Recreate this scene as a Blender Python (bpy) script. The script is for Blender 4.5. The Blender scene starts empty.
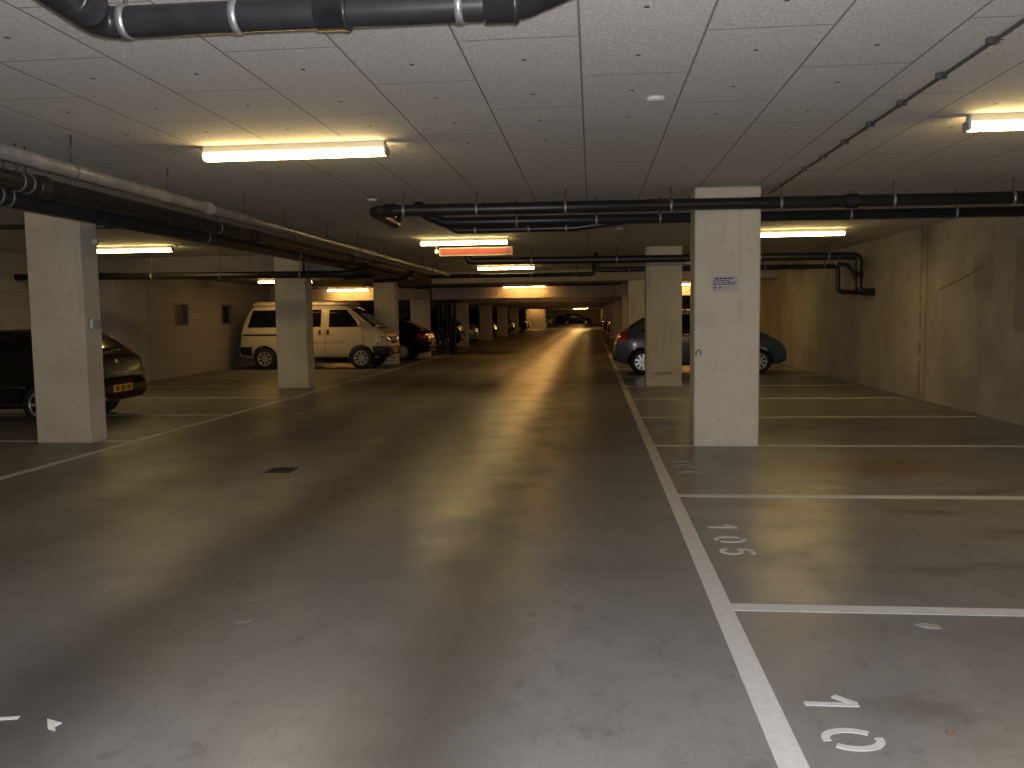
import bpy, math, random
from mathutils import Vector, Matrix
from mathutils.bvhtree import BVHTree
random.seed(7)
sc = bpy.context.scene
COL = sc.collection
PI = math.pi

# ------------------------------------------------------------------ materials
def lin(c):
    return tuple(((v / 12.92) if v <= .04045 else ((v + .055) / 1.055) ** 2.4) for v in c)

class NT:
    """small helper around a material's node tree"""
    def __init__(s, name):
        s.m = bpy.data.materials.new(name); s.m.use_nodes = True
        s.t = s.m.node_tree; s.b = s.t.nodes['Principled BSDF']
    def n(s, typ, **kw):
        nd = s.t.nodes.new(typ)
        for k, v in kw.items(): setattr(nd, k, v)
        return nd
    def l(s, a, b): s.t.links.new(a, b)
    def put(s, sock, v):
        if hasattr(v, 'is_output'): s.l(v, sock)
        else: sock.default_value = v
    def math(s, op, a, b=0.0, c=0.0, clamp=False):
        nd = s.n('ShaderNodeMath', operation=op, use_clamp=clamp)
        s.put(nd.inputs[0], a); s.put(nd.inputs[1], b)
        if op in ('MULTIPLY_ADD', 'COMPARE', 'WRAP', 'SMOOTH_MIN'): s.put(nd.inputs[2], c)
        return nd.outputs[0]
    def pos(s):
        g = s.n('ShaderNodeNewGeometry'); x = s.n('ShaderNodeSeparateXYZ'); s.l(g.outputs['Position'], x.inputs[0])
        return g.outputs['Position'], x.outputs[0], x.outputs[1], x.outputs[2]
    def noise(s, vec, scale, detail=4, rough=.55, dist=0.):
        nd = s.n('ShaderNodeTexNoise'); s.l(vec, nd.inputs['Vector'])
        nd.inputs['Scale'].default_value = scale; nd.inputs['Detail'].default_value = detail
        nd.inputs['Roughness'].default_value = rough; nd.inputs['Distortion'].default_value = dist
        return nd.outputs['Fac']
    def scaled(s, vec, sx, sy, sz):
        nd = s.n('ShaderNodeVectorMath', operation='MULTIPLY'); s.l(vec, nd.inputs[0]); nd.inputs[1].default_value = (sx, sy, sz)
        return nd.outputs[0]
    def ramp(s, f, a, b, lo=0., hi=1.):
        nd = s.n('ShaderNodeMapRange'); nd.interpolation_type = 'SMOOTHSTEP'
        s.put(nd.inputs[0], f); s.put(nd.inputs[1], a); s.put(nd.inputs[2], b); s.put(nd.inputs[3], lo); s.put(nd.inputs[4], hi)
        return nd.outputs[0]
    def mix(s, f, a, b):
        nd = s.n('ShaderNodeMix', data_type='RGBA'); s.put(nd.inputs[0], f)
        for i, v in ((6, a), (7, b)):
            if hasattr(v, 'is_output'): s.l(v, nd.inputs[i])
            else: nd.inputs[i].default_value = (*v, 1)
        return nd.outputs[2]
    def box(s, v, lo, hi, soft):
        return s.math('MULTIPLY', s.ramp(v, lo - soft, lo + soft), s.ramp(v, hi - soft, hi + soft, 1, 0))
    def color(s, c):
        if hasattr(c, 'is_output'): s.l(c, s.b.inputs['Base Color'])
        else: s.b.inputs['Base Color'].default_value = (*c, 1)
    def rough(s, r): s.put(s.b.inputs['Roughness'], r)
    def bump(s, h, strength=.3, dist=.01):
        nd = s.n('ShaderNodeBump'); s.l(h, nd.inputs['Height']); nd.inputs['Strength'].default_value = strength
        nd.inputs['Distance'].default_value = dist; s.l(nd.outputs[0], s.b.inputs['Normal'])

def plain(name, c, rough=.5, metal=0., coat=0., noise=0., scale=20.):
    t = NT(name)
    if noise:
        p, x, y, z = t.pos(); f = t.noise(p, scale)
        t.color(t.mix(t.ramp(f, .3, .7), tuple(v * (1 - noise) for v in c), tuple(min(1, v * (1 + noise)) for v in c)))
    else: t.color(c)
    t.rough(rough); t.b.inputs['Metallic'].default_value = metal; t.b.inputs['Coat Weight'].default_value = coat
    t.b.inputs['Coat Roughness'].default_value = .07
    return t.m

def mat_floor():
    t = NT('painted_concrete_floor'); p, x, y, z = t.pos()
    big = t.noise(p, .45, 5, .6); mid = t.noise(p, 3.2, 5, .6); fine = t.noise(p, 60, 3)
    streak = t.noise(t.scaled(p, 2.2, .22, 1), 1.2, 4, .6)
    c = t.mix(t.ramp(big, .3, .7), (.160, .156, .150), (.212, .207, .199))
    c = t.mix(t.ramp(mid, .35, .75, 0, .35), c, (.115, .110, .104))
    c = t.mix(t.ramp(fine, .4, .8, 0, .4), c, (.27, .265, .255))
    grit = t.noise(t.scaled(p, 1, .6, 1), 9, 6, .75)
    c = t.mix(t.ramp(grit, .50, .70, 0, .5), c, (.095, .090, .084)); c = t.mix(t.ramp(grit, .22, .44, .22, 0), c, (.26, .255, .245))
    wob = t.math('MULTIPLY_ADD', t.noise(t.scaled(p, .3, .09, 1), 1.4, 2), .34, -.17)
    xx = t.math('ADD', x, wob)
    def band(cx, hw): return t.ramp(t.math('ABSOLUTE', t.math('SUBTRACT', xx, cx)), 0, hw * 1.6, 1, 0)
    tr = t.math('MAXIMUM', band(-.66, .30), band(-2.15, .36))
    tr = t.math('MAXIMUM', tr, t.math('MULTIPLY', t.math('MAXIMUM', band(-3.7, .4), band(-5.0, .4)), .4))
    tr = t.math('MULTIPLY', tr, t.ramp(streak, .2, .6, .7, 1.))
    c = t.mix(t.math('MULTIPLY', tr, .74), c, (.050, .046, .043))
    # oil and dirt in the bays, rust coloured spill in space 104
    st = t.math('MULTIPLY', t.ramp(t.noise(t.scaled(p, .8, 1.6, 1), 1.1, 3), .52, .66), t.ramp(x, .6, 1.4))
    c = t.mix(t.math('MULTIPLY', st, .55), c, (.07, .063, .055))
    ru = t.math('MULTIPLY', t.box(x, 2.1, 3.5, .5), t.box(y, 7.85, 8.6, .3))
    c = t.mix(t.math('MULTIPLY', ru, t.ramp(t.noise(p, 2.5), .3, .6, .2, .6)), c, (.22, .10, .045))
    spots = t.ramp(t.noise(p, 7.5, 1, .4), .70, .75)
    c = t.mix(t.math('MULTIPLY', spots, .3), c, (.075, .07, .065))
    t.color(c)
    r = t.math('ADD', .29, t.math('MULTIPLY', tr, .15))
    r = t.math('ADD', r, t.math('MULTIPLY', t.ramp(x, -3.0, -2.3, .13, 0), 1.))
    r = t.math('ADD', r, t.ramp(t.noise(p, 1.7, 3, .6), .42, .66, 0, .09))
    t.rough(r)
    t.b.inputs['Specular IOR Level'].default_value = .38
    return t.m

J0, DJ, PL = -.0516, .61025, 1.4
def mat_ceiling():
    t = NT('wood_wool_ceiling_panels'); p, x, y, z = t.pos()
    u = t.math('DIVIDE', t.math('SUBTRACT', x, J0), DJ)
    k = t.math('FLOOR', u); fu = t.math('SUBTRACT', u, k)
    odd = t.math('MODULO', t.math('ADD', k, 200.), 2.)
    v = t.math('DIVIDE', t.math('ADD', t.math('SUBTRACT', y, 4.95 - 14 * PL), t.math('MULTIPLY', odd, PL / 2)), PL)
    fv = t.math('FRACT', v)
    du = t.math('MULTIPLY', t.math('MINIMUM', fu, t.math('SUBTRACT', 1., fu)), DJ)
    dv = t.math('MULTIPLY', t.math('MINIMUM', fv, t.math('SUBTRACT', 1., fv)), PL)
    ju = t.ramp(du, .003, .008, 1, 0); jv = t.ramp(dv, .003, .008, 1, 0)
    f2 = t.math('FRACT', t.math('ADD', t.math('MULTIPLY', fv, 2.), .0))
    dy = t.math('MULTIPLY', t.math('SUBTRACT', f2, .5), PL / 2)
    dx = t.math('MULTIPLY', t.math('SUBTRACT', fu, .5), DJ)
    dd = t.math('SQRT', t.math('ADD', t.math('MULTIPLY', dx, dx), t.math('MULTIPLY', dy, dy)))
    dot = t.ramp(dd, .010, .018, 1, 0)
    fib = t.noise(t.scaled(p, 1, .35, 1), 120, 3, .7); spk = t.noise(p, 45, 2, .7)
    cell = t.noise(t.scaled(p, .8, .8, 1), .8, 3)
    c = t.mix(t.ramp(fib, .3, .7), (.50, .48, .45), (.74, .72, .68))
    c = t.mix(t.ramp(spk, .52, .68, 0, .3), c, (.36, .34, .31))
    c = t.mix(t.ramp(cell, .35, .7, 0, .25), c, (.48, .455, .42))
    c = t.mix(t.math('MAXIMUM', t.math('MULTIPLY', ju, .75), t.math('MULTIPLY', jv, .6)), c, (.13, .09, .065))
    c = t.mix(dot, c, (.06, .055, .05))
    t.color(c); t.rough(.9)
    h = t.math('SUBTRACT', t.math('MULTIPLY', fib, .6), t.math('MULTIPLY', t.math('MAXIMUM', ju, jv), 1.2))
    t.bump(h, .35, .006)
    return t.m

def mat_concrete(name, a, b, stain=.35, streaks=True, rough=.85):
    t = NT(name); p, x, y, z = t.pos()
    n1 = t.noise(p, 1.3, 5, .6); n2 = t.noise(p, 14, 4, .6); n3 = t.noise(p, 70, 2)
    c = t.mix(t.ramp(n1, .3, .7), a, b)
    c = t.mix(t.ramp(n2, .5, .75, 0, stain), c, tuple(v * .6 for v in a))
    c = t.mix(t.ramp(n3, .4, .8, 0, .2), c, tuple(min(1, v * 1.25) for v in b))
    if streaks:
        s = t.noise(t.scaled(p, 3., 3., .22), 2.2, 3)
        c = t.mix(t.ramp(s, .56, .75, 0, .35), c, (a[0] * .62, a[1] * .55, a[2] * .42))
    if streaks:
        rs = t.ramp(t.noise(t.scaled(p, 1, 1, .7), 26, 2, .5), .66, .74, 0, .35); c = t.mix(rs, c, (.30, .19, .12))
    t.color(c); t.rough(rough); t.bump(t.math('ADD', n2, t.math('MULTIPLY', n3, .4)), .18, .01)
    return t.m

def mat_right_wall():
    t = NT('stained_cast_concrete'); p, x, y, z = t.pos()
    n1 = t.noise(p, .9, 5, .65); n2 = t.noise(p, 9, 4, .6); n3 = t.noise(p, 60, 2)
    c = t.mix(t.ramp(n1, .3, .7), (.30, .275, .235), (.42, .39, .34))
    c = t.mix(t.ramp(n2, .5, .75, 0, .3), c, (.20, .18, .15))
    s = t.noise(t.scaled(p, 1, 1., .4), 1.1, 5, .65)
    c = t.mix(t.ramp(s, .5, .72, 0, .4), c, (.20, .18, .15))
    # repaired patches, a shuttering joint, a diagonal crack with its stain
    j = t.box(y, 14.36, 14.42, .012); j2 = t.box(y, 14.58, 14.66, .05)
    c = t.mix(t.math('MULTIPLY', j, .55), c, (.12, .105, .09))
    c = t.mix(t.math('MULTIPLY', t.math('MULTIPLY', j2, t.ramp(t.noise(p, 4), .4, .6)), .7), c, (.10, .09, .075))
    pa = t.math('MULTIPLY', t.box(y, 12.1, 12.7, .05), t.box(z, 1.75, 2.25, .08))
    pb = t.math('MULTIPLY', t.box(y, 11.2, 11.5, .04), t.box(z, 1.2, 2.4, .05))
    c = t.mix(t.math('MULTIPLY', t.math('MAXIMUM', pa, pb), .5), c, (.15, .135, .12))
    ln = t.math('ADD', t.math('MULTIPLY', t.math('SUBTRACT', y, 14.0), -.19), t.math('SUBTRACT', 1.78, z))
    ln = t.math('ADD', ln, t.math('MULTIPLY_ADD', t.noise(p, 5), .08, -.04))
    cr = t.math('MULTIPLY', t.ramp(t.math('ABSOLUTE', ln), .008, .03, 1, 0), t.box(y, 12.4, 13.9, .1))
    c = t.mix(t.math('MULTIPLY', cr, .6), c, (.11, .095, .08))
    t.color(c); t.rough(.85); t.bump(t.math('ADD', n2, t.math('MULTIPLY', n3, .5)), .25, .012)
    return t.m

def mat_block():
    t = NT('sand_lime_blocks'); p, x, y, z = t.pos()
    cb = t.n('ShaderNodeCombineXYZ'); t.l(t.math('ADD', x, y), cb.inputs[0]); t.l(z, cb.inputs[1])
    br = t.n('ShaderNodeTexBrick'); t.l(cb.outputs[0], br.inputs['Vector'])
    br.inputs['Scale'].default_value = 1.; br.inputs['Brick Width'].default_value = 2.6; br.inputs['Row Height'].default_value = .30
    br.inputs['Mortar Size'].default_value = .006; br.inputs['Mortar Smooth'].default_value = .3
    br.inputs['Color1'].default_value = (.34, .31, .275, 1); br.inputs['Color2'].default_value = (.39, .36, .32, 1)
    br.inputs['Mortar'].default_value = (.21, .19, .165, 1)
    n = t.noise(p, 6, 4)
    c = t.mix(t.ramp(n, .4, .75, 0, .3), br.outputs['Color'], (.25, .22, .19))
    t.color(c); t.rough(.85); t.bump(t.math('SUBTRACT', t.math('MULTIPLY', n, .4), br.outputs['Fac']), .3, .008)
    return t.m

def mat_emit(name, c, strength):
    t = NT(name); t.color((.9, .88, .82)); t.b.inputs['Emission Color'].default_value = (*c, 1)
    t.b.inputs['Emission Strength'].default_value = strength; t.rough(.3)
    return t.m

LAMP = 31.0
M = {}
M['floor'] = mat_floor(); M['ceiling'] = mat_ceiling()
M['pillar'] = mat_concrete('painted_pillar_concrete', (.50, .47, .39), (.62, .585, .49), .28)
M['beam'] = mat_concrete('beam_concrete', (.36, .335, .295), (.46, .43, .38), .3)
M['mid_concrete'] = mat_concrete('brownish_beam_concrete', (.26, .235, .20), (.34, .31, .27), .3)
M['dark_concrete'] = mat_concrete('darker_concrete', (.20, .185, .165), (.27, .25, .225), .3)  # darker concrete tone for far beams, lower ceiling and dark walls
M['rwall'] = mat_right_wall(); M['block'] = mat_block()
M['black_pipe'] = plain('black_plastic_pipe', (.016, .016, .018), .38, noise=.25, scale=9)
M['brown_pipe'] = plain('brown_insulated_pipe', (.024, .019, .015), .32, noise=.3, scale=9)
M['grey_pipe'] = plain('grey_plastic_pipe', (.19, .18, .165), .34, noise=.2, scale=6)
M['galv'] = plain('galvanised_steel', (.36, .365, .37), .45, .7, noise=.2, scale=30)
M['dull'] = plain('dull_clamp_steel', (.17, .165, .155), .5, .5)
M['rod'] = plain('steel_rod', (.12, .115, .11), .5, .6)
M['line'] = plain('worn_white_road_paint', (.50, .495, .485), .6, noise=.06, scale=25)
M['faded'] = plain('faded_white_paint', (.30, .295, .285), .65, noise=.25, scale=30)
M['lamp'] = mat_emit('fluorescent_cover', (1.0, .70, .265), LAMP)
M['lamp_far'] = mat_emit('fluorescent_cover_amber', (1.0, .50, .13), LAMP * 1.5)
M['lamp_mid'] = mat_emit('fluorescent_cover_warm', (1.0, .60, .18), LAMP)
M['lamp_bright'] = mat_emit('fluorescent_cover_bright', (1.0, .60, .19), LAMP * 7)
M['housing'] = plain('lamp_housing', (.42, .42, .41), .5)
M['white_plastic'] = plain('white_plastic', (.62, .61, .58), .45)
M['lens'] = plain('white_reflector_lens', (.92, .93, .96), .2, coat=1.)
M['grey_plastic'] = plain('grey_plastic', (.30, .30, .29), .5)
M['red'] = plain('red_sign_panel', (.17, .018, .011), .5, noise=.1, scale=12)
M['paper'] = plain('notice_paper', (.43, .42, .46), .6)
M['ink'] = plain('dark_ink', (.03, .035, .07), .6)
M['redink'] = plain('red_ink', (.30, .06, .05), .6)
M['smudge'] = plain('dark_scuff', (.20, .185, .15), .8, noise=.3, scale=60)
M['smudge_pale'] = plain('pale_scuff', (.30, .28, .23), .8, noise=.25, scale=60)
M['leaf'] = plain('dry_leaf', (.20, .125, .08), .8, noise=.3, scale=80)
M['scrap'] = plain('scrap_paper', (.62, .61, .58), .7, noise=.08, scale=50)
M['iron'] = plain('cast_iron', (.030, .028, .026), .6, .5, noise=.3, scale=40)
M['tyre'] = plain('tyre_rubber', (.014, .014, .014), .75)
M['arch'] = plain('wheel_arch_black', (.006, .006, .006), .8)
M['alloy'] = plain('wheel_alloy', (.62, .62, .62), .3, .85)
M['trim'] = plain('black_car_trim', (.014, .014, .015), .5)
M['chrome'] = plain('chrome', (.75, .75, .75), .12, 1.)
M['glass'] = plain('tinted_car_glass', (.008, .009, .010), .05)
M['glass'].node_tree.nodes['Principled BSDF'].inputs['Specular IOR Level'].default_value = .22
M['tail'] = plain('red_tail_lamp', (.55, .012, .018), .12, coat=1.)
M['head'] = plain('clear_head_lamp', (.50, .50, .50), .10, .3, coat=1.)
M['amber'] = plain('amber_indicator', (.75, .28, .03), .2, coat=.6)
M['plate'] = plain('yellow_number_plate', (.80, .44, .05), .4)
M['gate'] = plain('dark_gate_steel', (.035, .036, .040), .35, .6, noise=.3, scale=12)
M['win'] = plain('dark_window_glass', (.012, .013, .014), .08)
M['winlight'] = plain('pale_window_glass', (.10, .092, .08), .25)
M['winframe'] = plain('window_frame_paint', (.16, .14, .12), .5)
def paint(name, c, rough=.24): return plain(name, c, rough, 0., .3)
M['p_olive'] = paint('dark_olive_car_paint', (.012, .0115, .009))
M['p_black'] = paint('black_car_paint', (.008, .008, .009))
for _o in ('p_olive', 'p_black'):
    _b = M[_o].node_tree.nodes['Principled BSDF']; _b.inputs['Specular IOR Level'].default_value = .12; _b.inputs['Coat Weight'].default_value = .06
M['p_blue'] = paint('slate_blue_car_paint', (.085, .105, .130))
M['p_cream'] = paint('cream_van_paint', (.68, .59, .43), .4)
M['p_grey'] = paint('dark_grey_car_paint', (.035, .037, .040))
M['p_silver'] = paint('silver_car_paint', (.25, .25, .26))
M['p_red'] = paint('dark_red_car_paint', (.09, .012, .012))

# ------------------------------------------------------------------ mesh helpers
class MB:
    def __init__(s): s.v = []; s.f = []; s.mi = []; s.sm = []
    def face(s, idx, mi=0, sm=False): s.f.append(tuple(idx)); s.mi.append(mi); s.sm.append(sm)
    def box(s, x0, x1, y0, y1, z0, z1, bev=0., mi=0):
        if bev <= 0:
            b = len(s.v)
            s.v += [(x, y, z) for z in (z0, z1) for x, y in ((x0, y0), (x1, y0), (x1, y1), (x0, y1))]
            for q in ((0, 3, 2, 1), (4, 5, 6, 7), (0, 1, 5, 4), (1, 2, 6, 5), (2, 3, 7, 6), (3, 0, 4, 7)): s.face([b + i for i in q], mi)
            return s
        # vertical edges chamfered, plus chamfered rims
        c = bev
        def ring(z, ins):
            X0, X1, Y0, Y1 = x0 + ins, x1 - ins, y0 + ins, y1 - ins
            return [(X0 + c, Y0, z), (X1 - c, Y0, z), (X1, Y0 + c, z), (X1, Y1 - c, z), (X1 - c, Y1, z), (X0 + c, Y1, z), (X0, Y1 - c, z), (X0, Y0 + c, z)]
        rs = [ring(z0, c * .7), ring(z0 + c * .7, 0), ring(z1 - c * .7, 0), ring(z1, c * .7)]
        b = len(s.v)
        for r in rs: s.v += r
        for k in range(3):
            for i in range(8): s.face([b + k * 8 + i, b + k * 8 + (i + 1) % 8, b + (k + 1) * 8 + (i + 1) % 8, b + (k + 1) * 8 + i], mi)
        s.face([b + i for i in range(7, -1, -1)], mi); s.face([b + 24 + i for i in range(8)], mi)
        return s
    def prism(s, poly, z0, z1, mi=0):
        n = len(poly); b = len(s.v)
        s.v += [(x, y, z0) for x, y in poly] + [(x, y, z1) for x, y in poly]
        s.face([b + i for i in range(n - 1, -1, -1)], mi); s.face([b + n + i for i in range(n)], mi)
        for i in range(n): s.face([b + i, b + (i + 1) % n, b + n + (i + 1) % n, b + n + i], mi)
        return s
    def tube(s, pts, r, n=14, cap=True, mi=0, sm=True):
        pts = [Vector(p) for p in pts]; rr = r if isinstance(r, (list, tuple)) else [r] * len(pts)
        ref = None; b = len(s.v)
        for i, p in enumerate(pts):
            a = (pts[i] - pts[i - 1]).normalized() if i else None
            c = (pts[i + 1] - pts[i]).normalized() if i + 1 < len(pts) else None
            t = (a + c).normalized() if a and c else (a or c)
            if ref is None:
                ref = Vector((0, 0, 1)) if abs(t.z) < .9 else Vector((1, 0, 0))
            ref = (ref - t * ref.dot(t)).normalized(); w = t.cross(ref)
            k = 1 / max(.5, t.dot(c)) if (a and c) else 1
            for j in range(n):
                an = 2 * PI * j / n; s.v.append(tuple(p + (ref * math.cos(an) + w * math.sin(an)) * rr[i]))
        for i in range(len(pts) - 1):
            for j in range(n): s.face([b + i * n + j, b + i * n + (j + 1) % n, b + (i + 1) * n + (j + 1) % n, b + (i + 1) * n + j], mi, sm)
        if cap:
            s.face([b + j for j in range(n - 1, -1, -1)], mi); e = b + (len(pts) - 1) * n; s.face([e + j for j in range(n)], mi)
        return s
    def lathe(s, prof, center, axis, n=24, mi=0, closed=False, sm=True):
        """prof: list of (radius, offset along axis)"""
        ax = Vector(axis).normalized(); ref = Vector((0, 0, 1)) if abs(ax.z) < .9 else Vector((1, 0, 0))
        u = (ref - ax * ref.dot(ax)).normalized(); w = ax.cross(u); b = len(s.v); c = Vector(center)
        for r, o in prof:
            for j in range(n):
                an = 2 * PI * j / n; s.v.append(tuple(c + ax * o + (u * math.cos(an) + w * math.sin(an)) * r))
        m = len(prof)
        for i in range(m if closed else m - 1):
            for j in range(n):
                i2 = (i + 1) % m; s.face([b + i * n + j, b + i * n + (j + 1) % n, b + i2 * n + (j + 1) % n, b + i2 * n + j], mi, sm)
        if not closed:
            s.face([b + j for j in range(n - 1, -1, -1)], mi); s.face([b + (m - 1) * n + j for j in range(n)], mi)
        return s
    def build(s, name, mat, parent=None, loc=None):
        me = bpy.data.meshes.new(name); off = Vector(loc) if loc else Vector((0, 0, 0))
        me.from_pydata([tuple(Vector(v) - off) for v in s.v], [], s.f)
        for m in (mat if isinstance(mat, (list, tuple)) else [mat]): me.materials.append(m)
        for p, mi, sm in zip(me.polygons, s.mi, s.sm): p.material_index = mi; p.use_smooth = sm
        me.update()
        o = bpy.data.objects.new(name, me); COL.objects.link(o)
        if loc: o.location = loc
        if parent: o.parent = parent
        return o

def tag(o, label=None, cat=None, group=None, kind=None):
    if label: o['label'] = label
    if cat: o['category'] = cat
    if group: o['group'] = group
    if kind: o['kind'] = kind
    return o
def empty(name, loc, rz=0):
    o = bpy.data.objects.new(name, None); COL.objects.link(o); o.location = loc; o.rotation_euler.z = rz
    o.empty_display_size = .2
    return o
def kids(o): return [c for c in bpy.data.objects if c.parent == o]
def copy_tree(o, parent=None):
    c = o.copy(); COL.objects.link(c)
    if parent: c.parent = parent
    for ch in kids(o): copy_tree(ch, c)
    return c
def arc(p0, p1, p2, r, n=5):
    """rounded corner points at p1 between p0 and p2"""
    p0, p1, p2 = Vector(p0), Vector(p1), Vector(p2)
    a = (p0 - p1).normalized(); b = (p2 - p1).normalized(); ang = a.angle(b); d = r / math.tan(ang / 2)
    d = min(d, (p0 - p1).length * .49, (p2 - p1).length * .49)
    q0, q1 = p1 + a * d, p1 + b * d; out = []
    for i in range(n + 1):
        t = i / n; out.append(q0 * (1 - t) ** 2 + p1 * 2 * t * (1 - t) + q1 * t * t)
    return out
def path(pts, r):
    out = [Vector(pts[0])]
    for i in range(1, len(pts) - 1): out += arc(pts[i - 1], pts[i], pts[i + 1], r)
    out.append(Vector(pts[-1])); return out

# ------------------------------------------------------------------ camera
F, YAW, PITCH, ROLL, CH = 835.09246, .09605, -.08177, -.01353, 1.49327
fw = Vector((-math.sin(YAW) * math.cos(PITCH), math.cos(YAW) * math.cos(PITCH), math.sin(PITCH)))
rt = Vector((math.cos(YAW), math.sin(YAW), 0)); up = rt.cross(fw)
r2 = rt * math.cos(ROLL) + up * math.sin(ROLL); u2 = up * math.cos(ROLL) - rt * math.sin(ROLL)
cam = bpy.data.cameras.new('camera'); co = bpy.data.objects.new('camera', cam); COL.objects.link(co)
cam.sensor_fit = 'HORIZONTAL'; cam.sensor_width = 36; cam.lens = F / 1024 * 36; cam.clip_start = .05; cam.clip_end = 400
co.matrix_world = Matrix(((r2.x, u2.x, -fw.x, 0), (r2.y, u2.y, -fw.y, 0), (r2.z, u2.z, -fw.z, CH), (0, 0, 0, 1)))
sc.camera = co

# ------------------------------------------------------------------ setting
HC, HC2, HB2, HB3 = 2.86, 2.60, 2.50, 2.135
XR, XL, YB, YE = 5.478, -10.85, -4.0, 141.0
def struct(name, mb, mat, label, cat='wall', loc=None):
    return tag(mb.build(name, mat, loc=loc), label, cat, kind='structure')
struct('floor', MB().box(-18, XR + .3, YB, YE, -.25, 0), M['floor'], 'grey painted concrete garage floor with dark tyre tracks', 'floor')
cm = MB(); cm.box(-4.9, XR + .3, YB, 25.9, HC, HC + .3); cm.box(-12, -4.9, YB, 18.0, HC, HC + .3)
struct('ceiling', cm, M['ceiling'], 'pale wood wool panel ceiling over the near aisle', 'ceiling')
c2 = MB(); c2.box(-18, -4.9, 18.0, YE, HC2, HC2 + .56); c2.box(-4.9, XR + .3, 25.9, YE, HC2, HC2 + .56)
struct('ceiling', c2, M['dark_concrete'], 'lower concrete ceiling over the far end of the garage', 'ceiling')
struct('wall_right', MB().box(XR, XR + .3, YB, YE, 0, HC), M['rwall'], 'stained cast concrete wall along the right hand bays')
wl = MB(); wl.box(-11.75, -11.45, YB, 18.0, 0, HC)
struct('wall_left', wl, M['block'], 'pale block wall behind the dark hatchback on the left')
# block wall with two openings (windows sit in them)
WINS = [(20.98, 21.70), (23.76, 24.48)]; WZ0, WZ1 = 1.33, 1.94
w = MB(); ys = [19.35, WINS[0][0], WINS[0][1], WINS[1][0], WINS[1][1], 27.6]
for i in range(5):
    if i % 2 == 0: w.box(XL - .25, XL, ys[i], ys[i + 1], 0, HC)
    else: w.box(XL - .25, XL, ys[i], ys[i + 1], 0, WZ0); w.box(XL - .25, XL, ys[i], ys[i + 1], WZ1, HC)
struct('wall_left', w, M['block'], 'pale block wall with two small windows behind the cream van')
for i, (a, b) in enumerate(WINS):
    f = MB(); e = .05
    f.box(XL - .12, XL + .015, a, b, WZ0, WZ0 + e); f.box(XL - .12, XL + .015, a, b, WZ1 - e, WZ1)
    f.box(XL - .12, XL + .015, a, a + e, WZ0 + e, WZ1 - e); f.box(XL - .12, XL + .015, b - e, b, WZ0 + e, WZ1 - e)
    o = struct('window_%d' % (i + 1), f, M['winframe'], ['small framed window in the block wall, the one further from the van', 'small dark framed window in the block wall beside the van rear'][i], 'window')
    MB().box(XL - .10, XL - .08, a + e, b - e, WZ0 + e, WZ1 - e).build('window_pane', [M['winlight'], M['win']][i], o)
    MB().box(XL - .26, XL - .2, a - .02, b + .02, WZ0 - .02, WZ1 + .02).build('backing', M['dark_concrete'], o)
struct('trim_1', MB().box(-11.75, -10.72, 18.0, 19.35, 0, HC, .015), M['beam'], 'square concrete pier standing out of the left block wall', 'pier')
struct('wall_back', MB().box(-11.1, -9.55, 27.6, 27.9, 0, HC2), M['beam'], 'pale cross wall closing the bay behind the cream van')
struct('wall_left', MB().box(-18.3, -18, 18, YE, 0, HC2), M['dark_concrete'], 'dark far left wall beyond the distant bays')
struct('wall_left', MB().box(-18, -11.45, 17.9, 18.0, 0, HC), M['dark_concrete'], 'dark return wall behind the left block wall')
struct('wall_far', MB().box(-18, XR + .3, YE, YE + .3, 0, HC2), M['beam'], 'dim wall closing the far end of the garage')
struct('wall_back', MB().box(-12, XR + .3, YB - .3, YB, 0, HC), M['beam'], 'concrete wall behind the viewer closing the near end')

# beams
def beam(name, x0, x1, y0, y1, z0, z1, label, mat='beam'):
    return struct(name, MB().box(x0, x1, y0, y1, z0, z1, .012), M[mat], label, 'beam')
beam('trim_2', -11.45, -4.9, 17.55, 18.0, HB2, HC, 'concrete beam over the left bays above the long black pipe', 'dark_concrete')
beam('trim_3', -4.9, XR, 25.5, 25.95, HB2, HC, 'concrete beam across the aisle where the ceiling steps down', 'mid_concrete')
beam('trim_4', -18, XR, 31.0, 31.45, HB3, HC2, 'deep concrete beam across the aisle lit orange by the lamps before it')
FARY = [41, 51, 60.5, 69.5, 79, 88.5, 98, 107.5, 117, 126.5]
ORD = ['first', 'second', 'third', 'fourth', 'fifth', 'sixth', 'seventh', 'eighth', 'ninth', 'tenth']
for i, yy in enumerate(FARY):
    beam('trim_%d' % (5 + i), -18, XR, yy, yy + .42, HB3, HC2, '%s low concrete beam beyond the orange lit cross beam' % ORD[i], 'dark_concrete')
# lit wall block far down on the left
struct('wall_left', MB().box(-7.42, -5.32, 94.6, 97.8, 0, HC2), M['beam'], 'orange lit wall block far down the left side of the aisle')

# ------------------------------------------------------------------ pillars
def pillar(x0, x1, y, h, label, d=.42, group=None):
    o = MB().box(x0 - (x0 + x1) / 2, x1 - (x0 + x1) / 2, 0, d, 0, h, .014).build('pillar', M['pillar'])
    o.location = ((x0 + x1) / 2, y, 0); tag(o, label, 'pillar', group); return o
PA = pillar(1.13, 1.84, 9.42, HC, 'large square concrete pillar with a notice sheet, nearest on the right', .42)
PB = pillar(1.11, 1.84, 17.4, HC, 'yellowish square pillar in front of the slate blue car', .42)
pillar(1.10, 1.84, 25.55, HB2, 'square pillar just behind the slate blue car', .42)
pillar(1.10, 1.84, 31.02, HB3, 'narrow lit pillar under the orange lit beam on the right', .42)
LA = pillar(-6.83, -6.13, 9.62, HC, 'large square pillar with a small reflector in front of the dark hatchback', .36)
LB = pillar(-6.75, -6.07, 17.4, HC, 'square pillar standing in front of the cream van', .42)
pillar(-6.85, -6.16, 25.95, HC2, 'square pillar rising behind the bonnet of the cream van', .42)
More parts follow.
